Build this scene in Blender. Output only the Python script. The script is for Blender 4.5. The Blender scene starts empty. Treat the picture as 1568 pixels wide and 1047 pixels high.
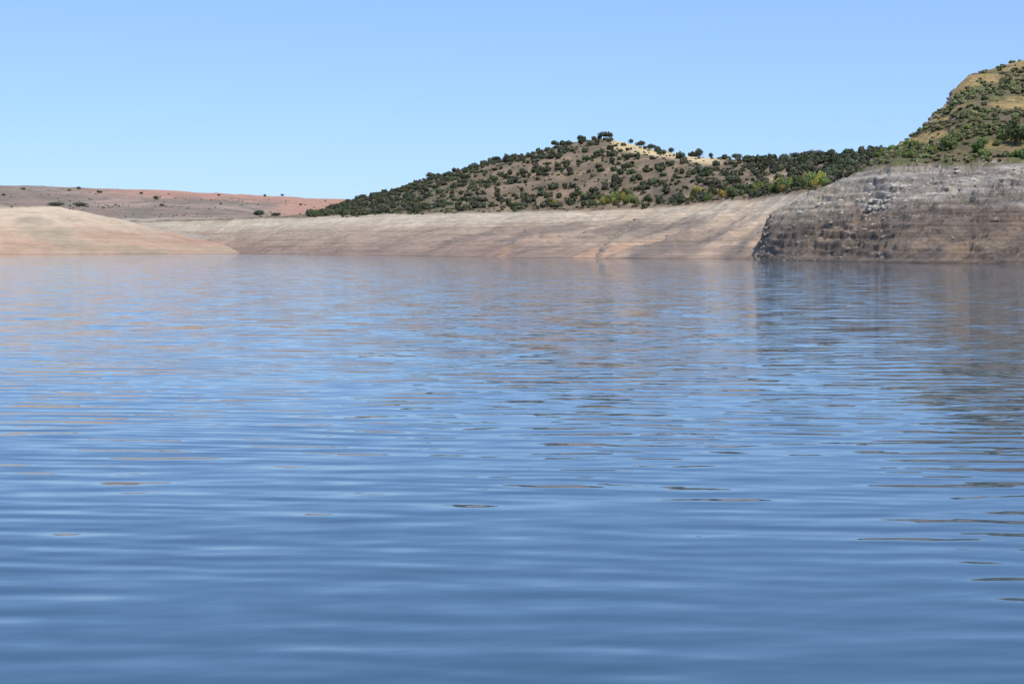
import bpy, math, numpy as np
from mathutils import Vector
rng=np.random.default_rng(7)
F=2178.0; CX=784.0; HZ=381.0; CH=2.5
def zpy(py,d): return CH+(HZ-np.asarray(py,float))*np.asarray(d,float)/F
# ---------- noise ----------
perm=rng.permutation(512).astype(int)
ang=rng.random(512)*2*np.pi
gx,gy=np.cos(ang),np.sin(ang)
def pn(x,y):
    xi=np.floor(x).astype(int); yi=np.floor(y).astype(int)
    xf=x-xi; yf=y-yi
    u=xf*xf*xf*(xf*(xf*6-15)+10); v=yf*yf*yf*(yf*(yf*6-15)+10)
    def g(a,b,dx,dy):
        h=perm[(perm[a&511]+b)&511]
        return gx[h]*dx+gy[h]*dy
    n00=g(xi,yi,xf,yf); n10=g(xi+1,yi,xf-1,yf); n01=g(xi,yi+1,xf,yf-1); n11=g(xi+1,yi+1,xf-1,yf-1)
    return (n00*(1-u)+n10*u)*(1-v)+(n01*(1-u)+n11*u)*v*1.0
def fbm(x,y,o=4,ridge=False):
    s=0;a=1;t=0
    for i in range(o):
        n=pn(x*2**i+17.3*i,y*2**i-9.1*i)*1.5
        if ridge: n=1-2*np.abs(n)
        s=s+a*n; t+=a; a*=0.5
    return s/t
def sstep(a,b,x):
    t=np.clip((x-a)/(b-a),0,1); return t*t*(3-2*t)
def mix(c1,c2,t):
    t=np.clip(t,0,1)[...,None]; return np.asarray(c1)*(1-t)+np.asarray(c2)*t
def blend(c,c2,t): return c+(np.array(c2)-c)*np.clip(t,0,1)[...,None]
def smo(a,w):
    k=np.hanning(w+2)[1:-1]; k/=k.sum(); n=w//2
    return np.convolve(np.pad(a,(n,n),mode='edge'),k,'valid')[:len(a)]
# ---------- layer ----------
class Layer:
    def __init__(s,p0,p1,dk,zk,pw,smooth,noise):
        s.g=np.arange(p0,p1+1.0); s.pw=pw; s.noise=noise
        k=np.ones(smooth)/smooth
        def sm(a):
            a=np.broadcast_to(a,s.g.shape); n=smooth//2
            return np.convolve(np.pad(a,(n,n),mode='edge'),k,'valid')[:len(s.g)]
        s.D=[sm(a) for a in dk]; s.Z=[sm(a) for a in zk]
    def z(s,px,d):
        D=[np.interp(px,s.g,a) for a in s.D]; Z=[np.interp(px,s.g,a) for a in s.Z]
        z=Z[0]+0*d
        for k in range(len(D)-1):
            t=np.clip((d-D[k])/np.maximum(D[k+1]-D[k],1e-3),0,1)
            t=1-(1-t)**s.pw[k] if s.pw[k]>=1 else t**(1/s.pw[k])
            z=np.where(d>=D[k],Z[k]+(Z[k+1]-Z[k])*t,z)
        X=(px-CX)/F*d
        return s.noise(px,d,X,z)
    def knot(s,k,px): return np.interp(px,s.g,s.D[k])
def I(g,pts):
    pts=np.array(pts,float); return np.interp(g,pts[:,0],pts[:,1])
# ---------- mesh helper ----------
def mesh_np(name,co,quads=None,tris=None,col=None,mats=(),smooth=True,matidx=None):
    me=bpy.data.meshes.new(name)
    nq=0 if quads is None else len(quads); nt=0 if tris is None else len(tris)
    me.vertices.add(len(co)); me.vertices.foreach_set('co',np.asarray(co,np.float32).ravel())
    loops=[]
    if nq: loops.append(np.asarray(quads).ravel())
    if nt: loops.append(np.asarray(tris).ravel())
    loops=np.concatenate(loops).astype(np.int32)
    me.loops.add(len(loops)); me.loops.foreach_set('vertex_index',loops)
    st=np.concatenate([np.arange(nq)*4,nq*4+np.arange(nt)*3]).astype(np.int32)
    me.polygons.add(nq+nt); me.polygons.foreach_set('loop_start',st)
    me.polygons.foreach_set('use_smooth',np.full(nq+nt,smooth))
    if matidx is not None: me.polygons.foreach_set('material_index',np.asarray(matidx,np.int32))
    me.update(calc_edges=True)
    if col is not None:
        a=me.color_attributes.new('Col','FLOAT_COLOR','POINT')
        c=np.ones((len(co),4),np.float32); c[:,:3]=np.clip(col,0,1); a.data.foreach_set('color',c.ravel())
    for m in mats: me.materials.append(m)
    ob=bpy.data.objects.new(name,me); bpy.context.scene.collection.objects.link(ob); return ob
# ---------- materials ----------
def newmat(n):
    m=bpy.data.materials.new(n); m.use_nodes=True; nt=m.node_tree; return m,nt,nt.nodes,nt.links,nt.nodes['Principled BSDF']
def math_(N,L,op,a,b=None):
    n=N.new('ShaderNodeMath'); n.operation=op
    for i,v in enumerate((a,b)):
        if v is None: continue
        if isinstance(v,(int,float)): n.inputs[i].default_value=v
        else: L.new(v,n.inputs[i])
    return n.outputs[0]
def noise_(N,L,vec,scale,detail,rough=0.55,msc=None,rot=0):
    if msc is not None:
        mp=N.new('ShaderNodeMapping'); mp.inputs['Scale'].default_value=msc
        if rot:
            r=N.new('ShaderNodeVectorRotate'); r.rotation_type='Z_AXIS'; r.inputs['Angle'].default_value=rot
            L.new(vec,r.inputs['Vector']); vec=r.outputs[0]
        L.new(vec,mp.inputs['Vector']); vec=mp.outputs[0]
    n=N.new('ShaderNodeTexNoise'); n.inputs['Scale'].default_value=scale; n.inputs['Detail'].default_value=detail; n.inputs['Roughness'].default_value=rough
    L.new(vec,n.inputs['Vector']); return n
def maprange(N,L,v,a,b,c,d):
    n=N.new('ShaderNodeMapRange'); L.new(v,n.inputs[0])
    for i,x in enumerate((a,b,c,d)): n.inputs[i+1].default_value=x
    return n.outputs[0]
def terrain_mat(name,strata,fine=0.35,sc=0.5,bump=0.6,ssc=2.2,gain=1.0,bd=0.8):
    m,nt,N,L,B=newmat(name)
    at=N.new('ShaderNodeAttribute'); at.attribute_name='Col'
    ge=N.new('ShaderNodeNewGeometry'); P=ge.outputs['Position']
    sx=N.new('ShaderNodeSeparateXYZ'); L.new(P,sx.inputs[0])
    n1=noise_(N,L,P,1.0,5,0.7,(0.012,0.012,ssc))
    f1=maprange(N,L,n1.outputs['Fac'],0.33,0.67,1-strata,1+strata*0.7)
    mask=maprange(N,L,sx.outputs[2],20,22,1,0)
    f1=math_(N,L,'ADD',math_(N,L,'MULTIPLY',math_(N,L,'SUBTRACT',f1,1.0),mask),1.0)
    n2=noise_(N,L,P,sc,8,0.72); f2=maprange(N,L,n2.outputs['Fac'],0.3,0.7,1-fine,1+fine*0.8)
    n3=noise_(N,L,P,0.05,5,0.6); f3=maprange(N,L,n3.outputs['Fac'],0.3,0.7,0.85*gain,1.12*gain)
    f=math_(N,L,'MULTIPLY',math_(N,L,'MULTIPLY',f1,f2),f3)
    wet=maprange(N,L,sx.outputs[2],0.0,0.4,0.68,1.0); f=math_(N,L,'MULTIPLY',f,wet)
    vm=N.new('ShaderNodeVectorMath'); vm.operation='SCALE'; L.new(at.outputs['Color'],vm.inputs[0]); L.new(f,vm.inputs['Scale'])
    L.new(vm.outputs[0],B.inputs['Base Color']); B.inputs['Roughness'].default_value=0.95; B.inputs['Specular IOR Level'].default_value=0.1
    bp=N.new('ShaderNodeBump'); bp.inputs['Strength'].default_value=bump; bp.inputs['Distance'].default_value=bd
    L.new(n2.outputs['Fac'],bp.inputs['Height']); L.new(bp.outputs[0],B.inputs['Normal'])
    return m
M_shore=terrain_mat('shore_earth',0.28,0.3,0.35,0.8,1.8)
M_cliff=terrain_mat('rocky_earth',0.36,0.45,0.45,1.0,1.2,1.12,2.2)
M_far=terrain_mat('far_earth',0.05,0.28,0.12,0.4)
M_sand=terrain_mat('sand',0.14,0.18,0.25,0.5)
def leaf_mat():
    m,nt,N,L,B=newmat('foliage')
    at=N.new('ShaderNodeAttribute'); at.attribute_name='Col'
    L.new(at.outputs['Color'],B.inputs['Base Color']); B.inputs['Roughness'].default_value=0.75; B.inputs['Specular IOR Level'].default_value=0.15
    return m
M_leaf=leaf_mat()
def plain(name,c,var=0.3,sc=2.0):
    m,nt,N,L,B=newmat(name); ge=N.new('ShaderNodeNewGeometry')
    n=noise_(N,L,ge.outputs['Position'],sc,6,0.65); f=maprange(N,L,n.outputs['Fac'],0.3,0.7,1-var,1+var)
    vm=N.new('ShaderNodeVectorMath'); vm.operation='SCALE'; vm.inputs[0].default_value=c; L.new(f,vm.inputs['Scale'])
    L.new(vm.outputs[0],B.inputs['Base Color']); B.inputs['Roughness'].default_value=0.9
    return m
M_bark=plain('bark',(0.09,0.07,0.05)); M_rock=plain('rock',(0.25,0.20,0.155),0.4,1.2); M_prock=plain('pale_rock',(0.46,0.41,0.34),0.35,1.0)
M_bed=plain('lake_bed_earth',(0.25,0.2,0.15),0.2,0.02)

def build(layer,name,p0,p1,step,rows,colf,mat):
    px=np.arange(p0,p1+step,step)
    ds=[]
    for k,n in enumerate(rows):
        a=layer.knot(k,px); b=layer.knot(k+1,px)
        ts=np.arange(n)/n
        ds.append(a[None,:]+(b-a)[None,:]*ts[:,None])
    ds.append(layer.knot(len(rows),px)[None,:])
    d=np.concatenate(ds,0); P=np.broadcast_to(px,d.shape)
    z=layer.z(P,d); X=(P-CX)/F*d
    co=np.stack([X,d,z],-1).reshape(-1,3)
    c=colf(P,d,X,z).reshape(-1,3)
    R,C=d.shape; i=np.arange(R*C).reshape(R,C)
    q=np.stack([i[:-1,:-1],i[:-1,1:],i[1:,1:],i[1:,:-1]],-1).reshape(-1,4)
    return mesh_np(name,co,quads=q,col=c,mats=[mat])
def terrace(z,s,k,ph):
    u=z/s+ph; f=u-np.floor(u)
    return (np.floor(u)+sstep(0.5-k,0.5+k,f)-ph)*s

# ---------- B : wooded hill with exposed lake shore ----------
gB=np.arange(-1300,2901.0)
wlB=I(gB,[(-1300,386.5),(200,387.5),(360,388),(450,389.5),(600,391.5),(800,394.5),(1000,396),(1150,397),(1300,398),(2900,400)])
d1=F*CH/(wlB-HZ)
d1=d1*(1+0.06*fbm(gB/70,gB*0+3,3)*(gB>480))
btB=I(gB,[(-1300,345),(230,341),(480,334),(600,330),(870,327),(1000,322),(1100,314),(1180,307),(1300,291),(1500,285),(2900,285)])
d2=18.5*F/(HZ-btB)
sil=I(gB,[(-1300,344),(400,340),(455,333),(480,329),(540,309),(600,293),(660,274),(740,251),(800,237),(850,224),(885,218),(925,214),(960,220),(1000,229),(1065,240),(1110,245),(1190,248),(1230,245),(1290,240),(1340,238),(1500,225),(1800,215),(2900,230)])
d3=I(gB,[(-1300,1100),(400,1060),(540,1000),(800,980),(925,960),(1065,860),(1190,780),(1340,700),(2900,650)])
d3=np.maximum(d3,d2+60)
def nB(px,d,X,z):
    a=np.clip(z/4,0.08,1)
    hill=sstep(21,30,z)
    n=fbm(X/45,d/45,5)
    rid=fbm((X-0.3*d)/30+3,d/180,4,True)
    bank=a*(n*1.1+rid*(1.4+1.5*sstep(600,850,px))+fbm((X-0.2*d)/9,d/50,3,True)*0.7)
    zz=z+(1-hill)*bank+hill*n*2.4
    tz=terrace(zz,1.1,0.25,fbm(X/60,d/90,3)*0.7)
    return zz+(tz-zz)*0.6*(1-hill)*np.clip(z/3,0,1)
LB=Layer(-1300,2900,[d1*0.75,d1,d1+(d2-d1)*0.45,d2,d3,d3+250,d3+600],[-5+0*gB,0*gB,8.2+0*gB,21+0*gB,zpy(sil,d3),zpy(sil,d3)*0.55+5,12+0*gB],[1,1,1,1.25,1,1],9,nB)
def cB(P,d,X,z):
    n=fbm(X/60+5,d/60,4); n2=fbm(X/14,d/25+8,4); n3=fbm((X-0.3*d)/24,d/150+2,4); n4=fbm((X-0.3*d)/8+4,d/90+2,3)
    c=mix((0.37,0.27,0.21),(0.45,0.35,0.265),sstep(2,12,z+4*n))
    c=blend(c,(0.62,0.535,0.41),sstep(11,17,z+3*n)*(0.8+0.5*n3))
    right=sstep(780,980,P)
    c=blend(c,(0.58,0.45,0.32),right*0.75*sstep(-0.25,0.2,n3))
    c=blend(c,(0.54,0.34,0.22),0.8*sstep(9,2,z)*sstep(-0.03,0.18,n3)*sstep(690,790,P))
    c=blend(c,(0.24,0.195,0.16),sstep(0.04,0.28,-n3)*0.6*sstep(450,720,P)*sstep(18,10,z))
    c=blend(c,(0.22,0.19,0.16),sstep(0.12,0.3,n4)*0.45*sstep(640,800,P)*sstep(21,14,z))
    c=c*np.array([0.98,0.96,0.92])
    soil=mix((0.19,0.145,0.095),(0.31,0.225,0.145),sstep(-0.3,0.4,n2))
    soil=blend(soil,(0.14,0.14,0.08),0.5*sstep(820,620,P))
    ridge=np.interp(P,gB,zpy(sil,d3))
    dry=sstep(0.84,0.91,z/ridge)*sstep(925,950,P)*sstep(1120,1080,P)
    dry=np.maximum(dry,0.5*sstep(0.1,0.4,n)*sstep(1050,1150,P))
    soil=blend(soil,(0.66,0.51,0.28),dry)
    h=sstep(20,22.5,z+1.5*n2)
    return c*(1-h[...,None])+soil*h[...,None]
build(LB,'wooded_hill',-1300,2900,3.0,[6,80,100,75,20,8],cB,M_shore)

# ---------- A : distant hills ----------
gA=np.arange(-1500,1801.0)
silA=I(gA,[(-1500,300),(-500,290),(0,285),(60,286),(150,290),(230,292),(300,295),(400,300),(480,304),(560,307),(700,310),(1800,315)])
def nA(px,d,X,z): return z+np.clip((z-15)/20,0,1)*(fbm(X/120,d/220,5)*3.0+fbm((X+.2*d)/60,d/300,3,True)*1.6)
LA=Layer(-1500,1800,[850+0*gA,1000+0*gA,1350+0*gA,1900+0*gA,2300+0*gA,3000+0*gA],[8+0*gA,zpy(342,1000)+0*gA,zpy(silA+24,1350),zpy(silA+3,1900),zpy(silA,2300),20+0*gA],[1,1,1.2,1,1],25,nA)
def cA(P,d,X,z):
    n=fbm(X/90,d/160,5); n2=fbm(X/30,d/60,4)
    c=mix((0.28,0.205,0.155),(0.41,0.30,0.23),sstep(-0.3,0.4,n))  # brown earth tones with slight aerial haze mixed into the colour
    red=sstep(1450,1800,d+250*n)*sstep(60,250,P)
    red=np.maximum(red,sstep(400,450,P)*sstep(1150,1250,d))
    c=blend(c,(0.54,0.29,0.20),0.8*red)
    c=blend(c,(0.21,0.19,0.14),0.75*sstep(0.02,0.25,n2)*(1-red*.8))
    c=blend(c,(0.5,0.42,0.32),0.75*sstep(1110,1030,d+60*n2))
    return c
build(LA,'distant_hills',-1500,1800,4,[5,40,60,40,6],cA,M_far)

# ---------- S : sandy spit ----------
gS=np.arange(-1500,381.0)
silS=I(gS,[(-1500,322),(-600,318),(0,317),(60,317.5),(90,319),(130,327),(200,342),(270,358),(330,372),(355,380),(368,388),(380,392)])
wS=I(gS,[(-1500,640),(0,650),(200,670),(340,690),(380,700)])
def nS(px,d,X,z): return z+np.clip(z/5,0,1)*(fbm(X/40,d/40,4)*0.9+fbm((X+.3*d)/20,d/120,3,True)*0.8+fbm(X/7,d/20,3,True)*0.3)
LS=Layer(-1500,380,[wS-60,wS,wS+45,wS+115,wS+300],[-4+0*gS,np.where(gS>365,-1,0.0),np.maximum(zpy(silS,wS+115)*0.45,-1),np.maximum(zpy(silS,wS+115),-1.5),-4+0*gS],[1,1,1.3,1],7,nS)
def cS(P,d,X,z):
    n=fbm(X/35,d/50,4); n2=fbm((X)/60,z/3,4)
    c=mix((0.52,0.36,0.245),(0.64,0.50,0.35),sstep(6,20,z+5*n))
    c=blend(c,(0.50,0.275,0.175),0.8*sstep(-0.05,0.3,n2)*sstep(16,5,z))
    c=blend(c,(0.36,0.31,0.21),0.6*sstep(0.1,0.35,n))
    return c
build(LS,'sandy_spit',-1500,380,3,[5,25,45,20],cS,M_sand)

# ---------- R : rocky headland and right hill ----------
gR=np.arange(1140,3001.0)
wlR=I(gR,[(1140,397.3),(1200,399),(1300,401),(1400,403),(1568,405),(2000,409),(3000,414)])
r1=F*CH/(wlR-HZ)
bay=smo(fbm(gR/75,gR*0+7,2),41)*sstep(1170,1250,gR)
r1=r1+bay*9
silR=I(gR,[(1140,402),(1152,397),(1158,388),(1166,368),(1174,342),(1180,335),(1200,327),(1230,307),(1270,290),(1320,269),(1342,248),(1358,232),(1380,217),(1405,206),(1425,181),(1432,173),(1452,159),(1457,145),(1470,129),(1485,116),(1520,107),(1568,94),(1700,66),(2000,40),(3000,60)])
r2=I(gR,[(1140,345),(1180,335),(1270,332),(1400,322),(1568,312),(2000,295),(3000,280)])
r2=smo(r2,61); r2=r2+bay*5
r2=np.maximum(r2,r1+10)
pt=I(gR,[(1140,402),(1152,397.5),(1180,338),(1200,330),(1230,311),(1270,295),(1320,276),(1345,260),(1380,247),(1568,249),(3000,240)])
z2=np.minimum(zpy(pt,r2),21.4)
w_=sstep(1260,1330,gR); z2=z2*(1-w_)+smo(z2,121)*w_
r3=I(gR,[(1140,355),(1180,350),(1270,352),(1340,352),(1400,370),(1460,410),(1568,440),(2000,460),(3000,460)])
r3=np.maximum(r3,r2+12)
z3=zpy(silR,r3)
def nR(px,d,X,z):
    a=np.clip(z/4,0.12,1); hill=sstep(20.5,25,z)
    edge=sstep(1150,1200,px); big_=sstep(1230,1330,px)*(1-sstep(15,21,z))
    n=fbm(X/18,d/18,5); r=fbm((X+0.6*d)/12,(d)/45,5,True)
    n3=fbm(X/3.5+3,d/3.5,4,True); L_=fbm(X/22+1,d/22,4)
    zz=z+a*(0.35+0.65*edge)*((1-hill)*(n*1.6+r*0.9+n3*0.65+big_*L_*3.0)+hill*(n*1.0+n3*0.35))
    rough=sstep(-0.15,0.2,fbm(X/12+7,d/14,3))
    t1=terrace(zz+0.05*X,1.9,0.14,fbm(X/10,d/14,4)*1.2)-0.05*X
    k=(1-hill)*np.clip(z/2,0,1)
    return zz+(t1-zz)*k*(0.25+0.7*rough)
LR=Layer(1140,3000,[r1*0.8,r1,r1+(r2-r1)*0.5,r2,r3,r3+90,r3+300],[-5+0*gR,np.where(gR<1150,-1,0.0),z2*0.42,z2,z3,z3*0.5,-3+0*gR],[1,1,1,1.15,1,1],3,nR)
def cR(P,d,X,z):
    n=fbm(X/22,d/22,5); n2=fbm(X/6,d/8,4); n3=fbm(X/60,z/1.6,4); n4=fbm(X/14,z/2.0+5,4); n5=fbm((X+.6*d)/22+z/5,z/4,5); n6=fbm(X/3,z/1.2,4); n7=fbm(X/40,z/0.9+3,4)
    c=mix((0.255,0.20,0.155),(0.39,0.33,0.265),sstep(8,15,z+4*n+3*n3))
    c=blend(c,(0.60,0.53,0.44),0.85*sstep(-0.05,0.2,n4)*sstep(9,14,z+2*n))
    c=blend(c,(0.155,0.12,0.095),0.6*sstep(0.05,0.3,n5)*sstep(15,8,z))
    c=blend(c,(0.17,0.14,0.115),0.5*sstep(0.12,0.35,n6)*sstep(21,14,z))
    c=blend(c,(0.42,0.30,0.20),0.65*sstep(0.0,0.28,n)*sstep(13,6,z))
    c=c*(1+0.35*np.clip(n7,-.6,.6))[...,None]
    c=blend(c,(0.56,0.47,0.35),0.7*sstep(1360,1260,P)*sstep(7,12,z+2*n4))
    veg=mix((0.26,0.195,0.125),(0.21,0.205,0.095),sstep(-0.25,0.25,n2))
    dry=sstep(-0.02,0.15,n); veg=blend(veg,(0.57,0.40,0.17),0.85*dry*sstep(23,29,z))
    h=sstep(20.2,22,z+1.6*n2)
    return c*(1-h[...,None])+veg*h[...,None]
build(LR,'rocky_headland',1140,3000,1.6,[5,130,140,110,20,8],cR,M_cliff)

# ---------- vegetation ----------
import bmesh
def ico(sub):
    bm=bmesh.new(); bmesh.ops.create_icosphere(bm,subdivisions=sub,radius=1)
    v=np.array([x.co[:] for x in bm.verts]); f=np.array([[a.index for a in t.verts] for t in bm.faces]); bm.free(); return v,f
IV,IF=ico(1)
def bush_proto(nleaf,lobes,leaf=0.13,core=True,seed=0):
    r=np.random.default_rng(seed)
    cs=[];rs=[]
    for i in range(lobes):
        a=r.random()*6.28; q=0.55*math.sqrt(r.random())
        cs.append((q*math.cos(a),q*math.sin(a),0.42+0.3*r.random()-0.25*q)); rs.append(0.34+0.2*r.random())
    cs=np.array(cs); rs=np.array(rs)
    k=r.integers(0,lobes,nleaf); dirn=r.normal(size=(nleaf,3)); dirn/=np.linalg.norm(dirn,axis=1)[:,None]
    rad=rs[k]*(0.75+0.35*r.random(nleaf))
    p=cs[k]+dirn*rad[:,None]*np.array([1,1,.85])
    nrm=dirn+r.normal(size=(nleaf,3))*0.45+np.array([0,0,.25]); nrm/=np.linalg.norm(nrm,axis=1)[:,None]
    t=np.cross(nrm,r.normal(size=(nleaf,3))); t/=np.linalg.norm(t,axis=1)[:,None]; b=np.cross(nrm,t)
    s=leaf*(0.6+0.8*r.random(nleaf))[:,None]
    V=np.stack([p-t*s-b*s*.7,p+t*s-b*s*.5,p+t*s*.8+b*s*.7,p-t*s*.7+b*s*.6],1).reshape(-1,3)
    V[:,2]=np.maximum(V[:,2],-0.05)
    Q=np.arange(nleaf*4).reshape(-1,4)
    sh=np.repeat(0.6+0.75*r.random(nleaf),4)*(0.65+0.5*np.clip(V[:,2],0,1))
    T=np.zeros((0,3),int)
    if core:
        tv=[V];tt=[];off=len(V);ss=[sh]
        for c,q in zip(cs,rs):
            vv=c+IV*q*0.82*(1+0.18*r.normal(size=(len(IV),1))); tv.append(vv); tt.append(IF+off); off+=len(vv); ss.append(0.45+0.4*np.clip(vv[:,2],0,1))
        V=np.concatenate(tv);T=np.concatenate(tt);sh=np.concatenate(ss)
    return V,Q,T,sh
protos=[bush_proto(150,3+i%3,0.15,True,i) for i in range(8)]
big=[bush_proto(650,6+i%3,0.085,True,50+i) for i in range(6)]
def scatter(name,pos,w,h,cols,pr):
    VV=[];QQ=[];TT=[];CC=[];off=0
    for i in range(len(pos)):
        V,Q,T,s=pr[rng.integers(len(pr))]
        a=rng.random()*6.28; ca,sa=math.cos(a),math.sin(a)
        x=(V[:,0]*ca-V[:,1]*sa)*w[i]*0.6*(0.85+.3*rng.random()); y=(V[:,0]*sa+V[:,1]*ca)*w[i]*0.6; z=V[:,2]*h[i]
        VV.append(np.stack([x+pos[i,0],y+pos[i,1],z+pos[i,2]-0.1*h[i]],1)); QQ.append(Q+off)
        if len(T): TT.append(T+off)
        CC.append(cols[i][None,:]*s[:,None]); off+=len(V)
    return mesh_np(name,np.concatenate(VV),quads=np.concatenate(QQ),tris=np.concatenate(TT) if TT else None,col=np.concatenate(CC),mats=[M_leaf],smooth=False)
def place(layer,px,d):
    z=layer.z(px,d); return np.stack([(px-CX)/F*d,d,z],1)
def vcol(n,base,var=0.2):
    b=np.asarray(base)[None,:]*(1+var*rng.normal(size=(n,1))); b=b*(1+0.08*rng.normal(size=(n,3))); return np.clip(b,0.01,0.4)
n=9000
px=rng.uniform(470,1700,n); t=rng.random(n); da=LB.knot(3,px); db=LB.knot(4,px)
d=da-2+(db+25-da)*t; p=place(LB,px,d)
cl=fbm(p[:,0]/30,p[:,1]/30,3)
left=sstep(820,600,px); rightz=sstep(1120,1200,px)
dens=0.21+0.36*left+0.07*rightz+0.5*cl
rz=np.interp(px,gB,zpy(sil,d3))
top=(p[:,2]/rz>0.86)&(px>935)&(px<1110); dens[top]*=0.15
keep=(rng.random(n)<dens)&(p[:,2]>21.8)
p=p[keep];px_=px[keep]; m=len(p)
w=rng.uniform(1.6,5.4,m)*(1-0.2*sstep(850,600,px_)); h=w*rng.uniform(0.55,0.95,m)
scatter('oak_scrub',p,w,h,vcol(m,(0.085,0.095,0.055)),protos)
n=4500
px=rng.uniform(480,1500,n); da=LB.knot(3,px); db=LB.knot(4,px); d=da-8+(db-da)*rng.random(n)**1.3; p=place(LB,px,d)
k=(rng.random(n)<0.4+0.6*fbm(p[:,0]/20+9,p[:,1]/20,3))&(p[:,2]>20.3); p=p[k]; m=len(p)
w=rng.uniform(0.9,2.2,m)
scatter('low_shrubs',p,w,w*0.6,vcol(m,(0.14,0.14,0.08)),protos)
px=np.concatenate([rng.normal(930,28,28),rng.uniform(1040,1250,34),rng.uniform(480,520,4),rng.uniform(1180,1330,14)]); n=len(px)
d=LB.knot(3,px)+rng.uniform(0,30,n); p=place(LB,px,d)
h=rng.uniform(2.2,5.4,n); cc=vcol(n,(0.13,0.16,0.055),0.2); y=rng.random(n)<0.25; cc[y]=vcol(y.sum(),(0.27,0.23,0.06),0.15)
scatter('shoreline_willows',p,h*rng.uniform(0.6,0.9,n),h,cc,big)
n=60; px=rng.uniform(-900,560,n); d=rng.uniform(1150,2250,n); p=place(LA,px,d)
w=rng.uniform(2,7,n)*rng.uniform(.6,1.2,n); scatter('distant_trees',p,w,w*0.65,vcol(n,(0.12,0.125,0.085)),protos)
n=1500; px=rng.uniform(-900,560,n); d=rng.uniform(1080,1700,n); p=place(LA,px,d)
k=fbm(p[:,0]/70,p[:,1]/90,3)>0.05; p=p[k]; n=len(p)
w=rng.uniform(0.8,2.4,n); scatter('distant_scrub',p,w,w*0.5,vcol(n,(0.17,0.155,0.11)),protos)
n=11000
px=rng.uniform(1335,2600,n); da=LR.knot(3,px); db=LR.knot(4,px); d=da+(db+6-da)*rng.random(n); p=place(LR,px,d)
nn=fbm(p[:,0]/22,p[:,1]/22,5); dn=0.33-1.9*np.clip(nn-0.0,-0.3,0.3)
k=(rng.random(n)<dn)&(p[:,2]>21.8); p=p[k]; m=len(p)
w=rng.uniform(0.6,2.1,m)
scatter('hillside_shrubs',p,w,w*rng.uniform(.4,.75,m),vcol(m,(0.20,0.21,0.095),0.28),protos)
n=90
px=rng.uniform(1345,2400,n); d=LR.knot(3,px)+rng.uniform(2,30,n); p=place(LR,px,d)
w=rng.uniform(1.5,3.4,n)
scatter('green_bushes',p,w,w*0.8,vcol(n,(0.155,0.20,0.06),0.25),big)

def tree(name,layer,px,d,h,w,col,seed):
    r=np.random.default_rng(seed); base=place(layer,np.array([float(px)]),np.array([float(d)]))[0]
    V=[];Q=[];off=0
    def limb(a,b,ra,rb,seg=4):
        nonlocal off
        a=np.array(a,float);b=np.array(b,float); ax=(b-a)/np.linalg.norm(b-a); u=np.cross(ax,[0.3,0.9,0.1]);u/=np.linalg.norm(u);v=np.cross(ax,u)
        for i in range(seg+1):
            t=i/seg; c=a+(b-a)*t+u*math.sin(t*3.1)*0.05*h*0.5; rr=ra+(rb-ra)*t
            for j in range(7): V.append(c+rr*(u*math.cos(j*.8976)+v*math.sin(j*.8976)))
        for i in range(seg):
            for j in range(7): Q.append((off+i*7+j,off+i*7+(j+1)%7,off+(i+1)*7+(j+1)%7,off+(i+1)*7+j))
        off+=7*(seg+1)
    limb((0,0,-0.5),(0.1,0,h*0.35),h*0.055,h*0.04)
    for i in range(6):
        a=i*1.05+r.random()*.5; q=w*0.3*(0.6+.5*r.random()); limb((0.1,0,h*0.32),(q*math.cos(a),q*math.sin(a),h*(0.55+.2*r.random())),h*0.03,h*0.01)
    nb=len(Q); bv=np.array(V); bc=np.tile([.1,.08,.06],(len(bv),1))
    pv,pq,ptt,ps=bush_proto(1100,8,0.06,False,seed)
    lv=pv*np.array([w*.58,w*.58,h*0.8])+np.array([0,0,h*.16])
    co=np.concatenate([bv,lv])+base; qs=np.concatenate([np.array(Q),pq+len(bv)])
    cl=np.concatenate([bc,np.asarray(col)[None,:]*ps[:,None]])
    mi=np.concatenate([np.zeros(nb),np.ones(len(pq))])
    return mesh_np(name,co,quads=qs,col=cl,mats=[M_bark,M_leaf],smooth=False,matidx=mi)
oak=(0.085,0.095,0.055)
ti=0
for (px_,h,w) in [(925,5,11),(888,4.5,5),(966,3.6,4),(982,3.8,8),(998,3.6,7),(1072,6,6.5),(1088,3.6,4),(1028,3.4,5),(850,4.2,6),(1130,3.8,7),(1150,3.8,5),(1200,3.8,6),(1216,4.2,6),(1240,4.5,7),(1273,4.2,5),(1299,4.5,6),(1255,3.8,6),(1322,3.8,5),(660,4.5,7),(555,3.6,6),(760,3.8,7)]:
    tree('holm_oak_tree',LB,px_,float(LB.knot(4,px_))-2,h,w,oak,100+ti); ti+=1
for (px_,d_,h,w) in [(432,2290,4,7),(398,1180,6,12),(422,1190,4,10),(240,1500,5,8),(85,1250,4.5,15),(122,1250,5,13)]:
    tree('holm_oak_tree',LA,px_,d_,h,w,(0.1,0.11,0.075),200+ti); ti+=1
tree('oak_tree',LR,1556,326,6.0,6.5,(0.10,0.12,0.045),400)
tree('oak_tree',LR,1452,330,3.6,4.2,(0.15,0.19,0.06),401)

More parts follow.
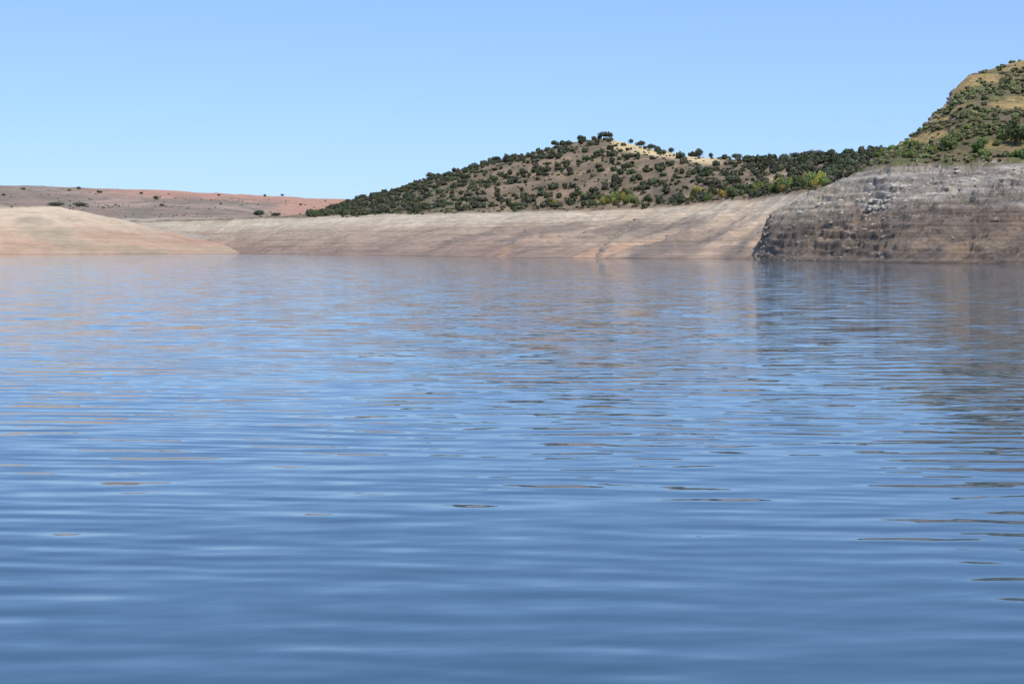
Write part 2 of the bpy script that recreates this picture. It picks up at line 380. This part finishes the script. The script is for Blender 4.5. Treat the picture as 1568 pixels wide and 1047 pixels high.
# ---------- rocks ----------
def rocks(name,pos,s,mat,zs=0.85):
    VV=[];TT=[];off=0
    for i in range(len(pos)):
        v=IV.copy()*(1+0.16*rng.normal(size=(len(IV),1)))
        v=v*s[i]*np.array([1.0+.6*rng.random(),0.9,zs*(.6+.5*rng.random())]); a=rng.random()*6.28
        x=v[:,0]*math.cos(a)-v[:,1]*math.sin(a); y=v[:,0]*math.sin(a)+v[:,1]*math.cos(a)
        VV.append(np.stack([x,y,v[:,2]-0.3*s[i]],1)+pos[i]); TT.append(IF+off); off+=len(v)
    return mesh_np(name,np.concatenate(VV),tris=np.concatenate(TT),mats=[mat],smooth=False)
def line(layer,a,b,da,db,n,jp,jd):
    t=rng.random(n); px=a+(b-a)*t+rng.normal(size=n)*jp; d=da+(db-da)*t+rng.normal(size=n)*jd
    return place(layer,px,d)
P1=np.concatenate([line(LB,918,962,385,520,130,2.5,6),line(LB,785,808,430,560,25,2,5),line(LB,1030,1045,372,470,15,2,5),line(LB,600,1150,560,420,60,60,40)])
rocks('shore_rocks',P1,rng.uniform(0.2,1.1,len(P1)),M_rock)
P2=np.concatenate([line(LR,1157,1180,325,338,120,4,4),line(LR,1180,1300,300,320,60,20,12),line(LR,1290,1320,288,296,70,6,3),line(LR,1200,1560,280,267,130,60,10),line(LR,1300,1700,300,290,150,60,8)])
rocks('headland_rocks',P2,rng.uniform(0.12,0.7,len(P2))*rng.uniform(.4,1,len(P2))+0.1,M_rock)
P3=np.concatenate([line(LR,1335,1380,300,305,110,10,5),line(LR,1250,1340,325,312,60,12,4),line(LR,1400,1568,303,300,60,40,4)])
rocks('pale_outcrop',P3,rng.uniform(0.15,0.85,len(P3))*rng.uniform(.4,1,len(P3))+0.1,M_prock)
P4=np.concatenate([line(LR,1420,1434,378,382,40,3,4),line(LR,1452,1462,405,408,45,2,4),line(LR,1480,1520,425,430,30,8,4)])
rocks('crest_rocks',P4,rng.uniform(0.3,0.9,len(P4)),M_rock)

# ---------- ground + water ----------
g=9000.
mesh_np('lake_bed_ground',[(-g,-g,-7),(g,-g,-7),(g,g,-7),(-g,g,-7)],quads=[(0,1,2,3)],mats=[M_bed])
m,nt,N,L,B=newmat('lake_water')
ge=N.new('ShaderNodeNewGeometry'); P=ge.outputs['Position']
sxp=N.new('ShaderNodeSeparateXYZ'); L.new(P,sxp.inputs[0])
def wave(msc,rot,det,amp,off=0.5):
    n=noise_(N,L,P,1.0,det,0.5,msc,rot); return math_(N,L,'MULTIPLY',math_(N,L,'SUBTRACT',n.outputs['Fac'],off),amp)
def train(lam,dx,amp,ph,psc,seedrot):
    k=2*math.pi/lam
    pn_=noise_(N,L,P,1.0,2,0.5,(psc*0.6,psc,1),seedrot)
    a=math_(N,L,'ADD',math_(N,L,'MULTIPLY',sxp.outputs[1],k),math_(N,L,'MULTIPLY',sxp.outputs[0],k*dx))
    a=math_(N,L,'ADD',a,math_(N,L,'MULTIPLY',pn_.outputs['Fac'],ph))
    s=math_(N,L,'SINE',a)
    an=noise_(N,L,P,1.0,2,0.5,(0.25,0.5,1),seedrot*2+1.0); av=maprange(N,L,an.outputs['Fac'],0.38,0.65,0.0,amp)
    return math_(N,L,'MULTIPLY',s,av)
lw=math_(N,L,'MULTIPLY',wave((0.42,0.8,1),0.06,2,0.22),maprange(N,L,sxp.outputs[1],18,45,0.0,1.0))
terms=[wave((0.7,2.3,1),0.08,2,0.12),wave((1.3,5.2,1),-0.10,2,0.14),wave((0.12,0.45,1),-0.05,1,0.04),lw,
 train(0.55,0.08,0.05,14,0.3,0.3),train(0.85,-0.10,0.035,12,0.22,-0.4),train(0.30,0.12,0.032,16,0.45,0.8)]
sy=terms[0]
for t_ in terms[1:]: sy=math_(N,L,'ADD',sy,t_)
patch=noise_(N,L,P,1.0,3,0.5,(0.02,0.012,1),0.3)
pf=maprange(N,L,patch.outputs['Fac'],0.3,0.7,0.7,1.3)
pf=math_(N,L,'MULTIPLY',pf,maprange(N,L,sxp.outputs[1],100,240,1.0,0.6))
sy=math_(N,L,'MULTIPLY',sy,pf)
sxx=math_(N,L,'ADD',wave((0.7,1.4,1),0.5,2,0.05),wave((1.4,2.8,1),-0.6,1,0.04))
cb=N.new('ShaderNodeCombineXYZ'); L.new(sxx,cb.inputs[0]); L.new(sy,cb.inputs[1]); cb.inputs[2].default_value=1
nm=N.new('ShaderNodeVectorMath'); nm.operation='NORMALIZE'; L.new(cb.outputs[0],nm.inputs[0])
L.new(nm.outputs[0],B.inputs['Normal'])
B.inputs['Base Color'].default_value=(0.045,0.098,0.155,1); B.inputs['Roughness'].default_value=0.03; B.inputs['IOR'].default_value=1.45
w=6000.
mesh_np('lake_water',[(-w,-w,0),(w,-w,0),(w,w,0),(-w,w,0)],quads=[(0,1,2,3)],mats=[m])

# ---------- light ----------
el=math.radians(52); az=math.radians(155)
wd=bpy.data.worlds.new('World'); bpy.context.scene.world=wd; wd.use_nodes=True
N=wd.node_tree.nodes; L=wd.node_tree.links; bg=N['Background']
sk=N.new('ShaderNodeTexSky'); sk.sky_type='NISHITA'; sk.sun_disc=False; sk.sun_elevation=el; sk.sun_rotation=az
sk.air_density=1.0; sk.dust_density=0.3; sk.ozone_density=2.5; sk.altitude=300
gm=N.new('ShaderNodeGamma'); gm.inputs[1].default_value=0.55; L.new(sk.outputs[0],gm.inputs[0])
tn=N.new('ShaderNodeVectorMath'); tn.operation='MULTIPLY'; tn.inputs[1].default_value=(1.45,1.97,2.85); L.new(gm.outputs[0],tn.inputs[0])
L.new(tn.outputs[0],bg.inputs[0]); bg.inputs[1].default_value=0.13
sun=bpy.data.lights.new('sun','SUN'); sun.energy=3.7; sun.angle=math.radians(0.5); sun.color=(1,0.93,0.82)
so=bpy.data.objects.new('sun',sun); bpy.context.scene.collection.objects.link(so)
v=Vector((math.sin(az)*math.cos(el),math.cos(az)*math.cos(el),math.sin(el))); so.rotation_euler=v.to_track_quat('Z','Y').to_euler(); so.location=v*200
cam=bpy.data.cameras.new('camera'); co=bpy.data.objects.new('camera',cam); bpy.context.scene.collection.objects.link(co)
co.location=(0,0,CH); co.rotation_euler=(math.radians(90),0,0); cam.lens=50; cam.sensor_width=36; cam.shift_y=(HZ-523.5)/1568; cam.clip_end=20000; cam.clip_start=0.1
sc=bpy.context.scene; sc.camera=co
sc.view_settings.view_transform='Standard'; sc.view_settings.look='None'; sc.view_settings.exposure=0
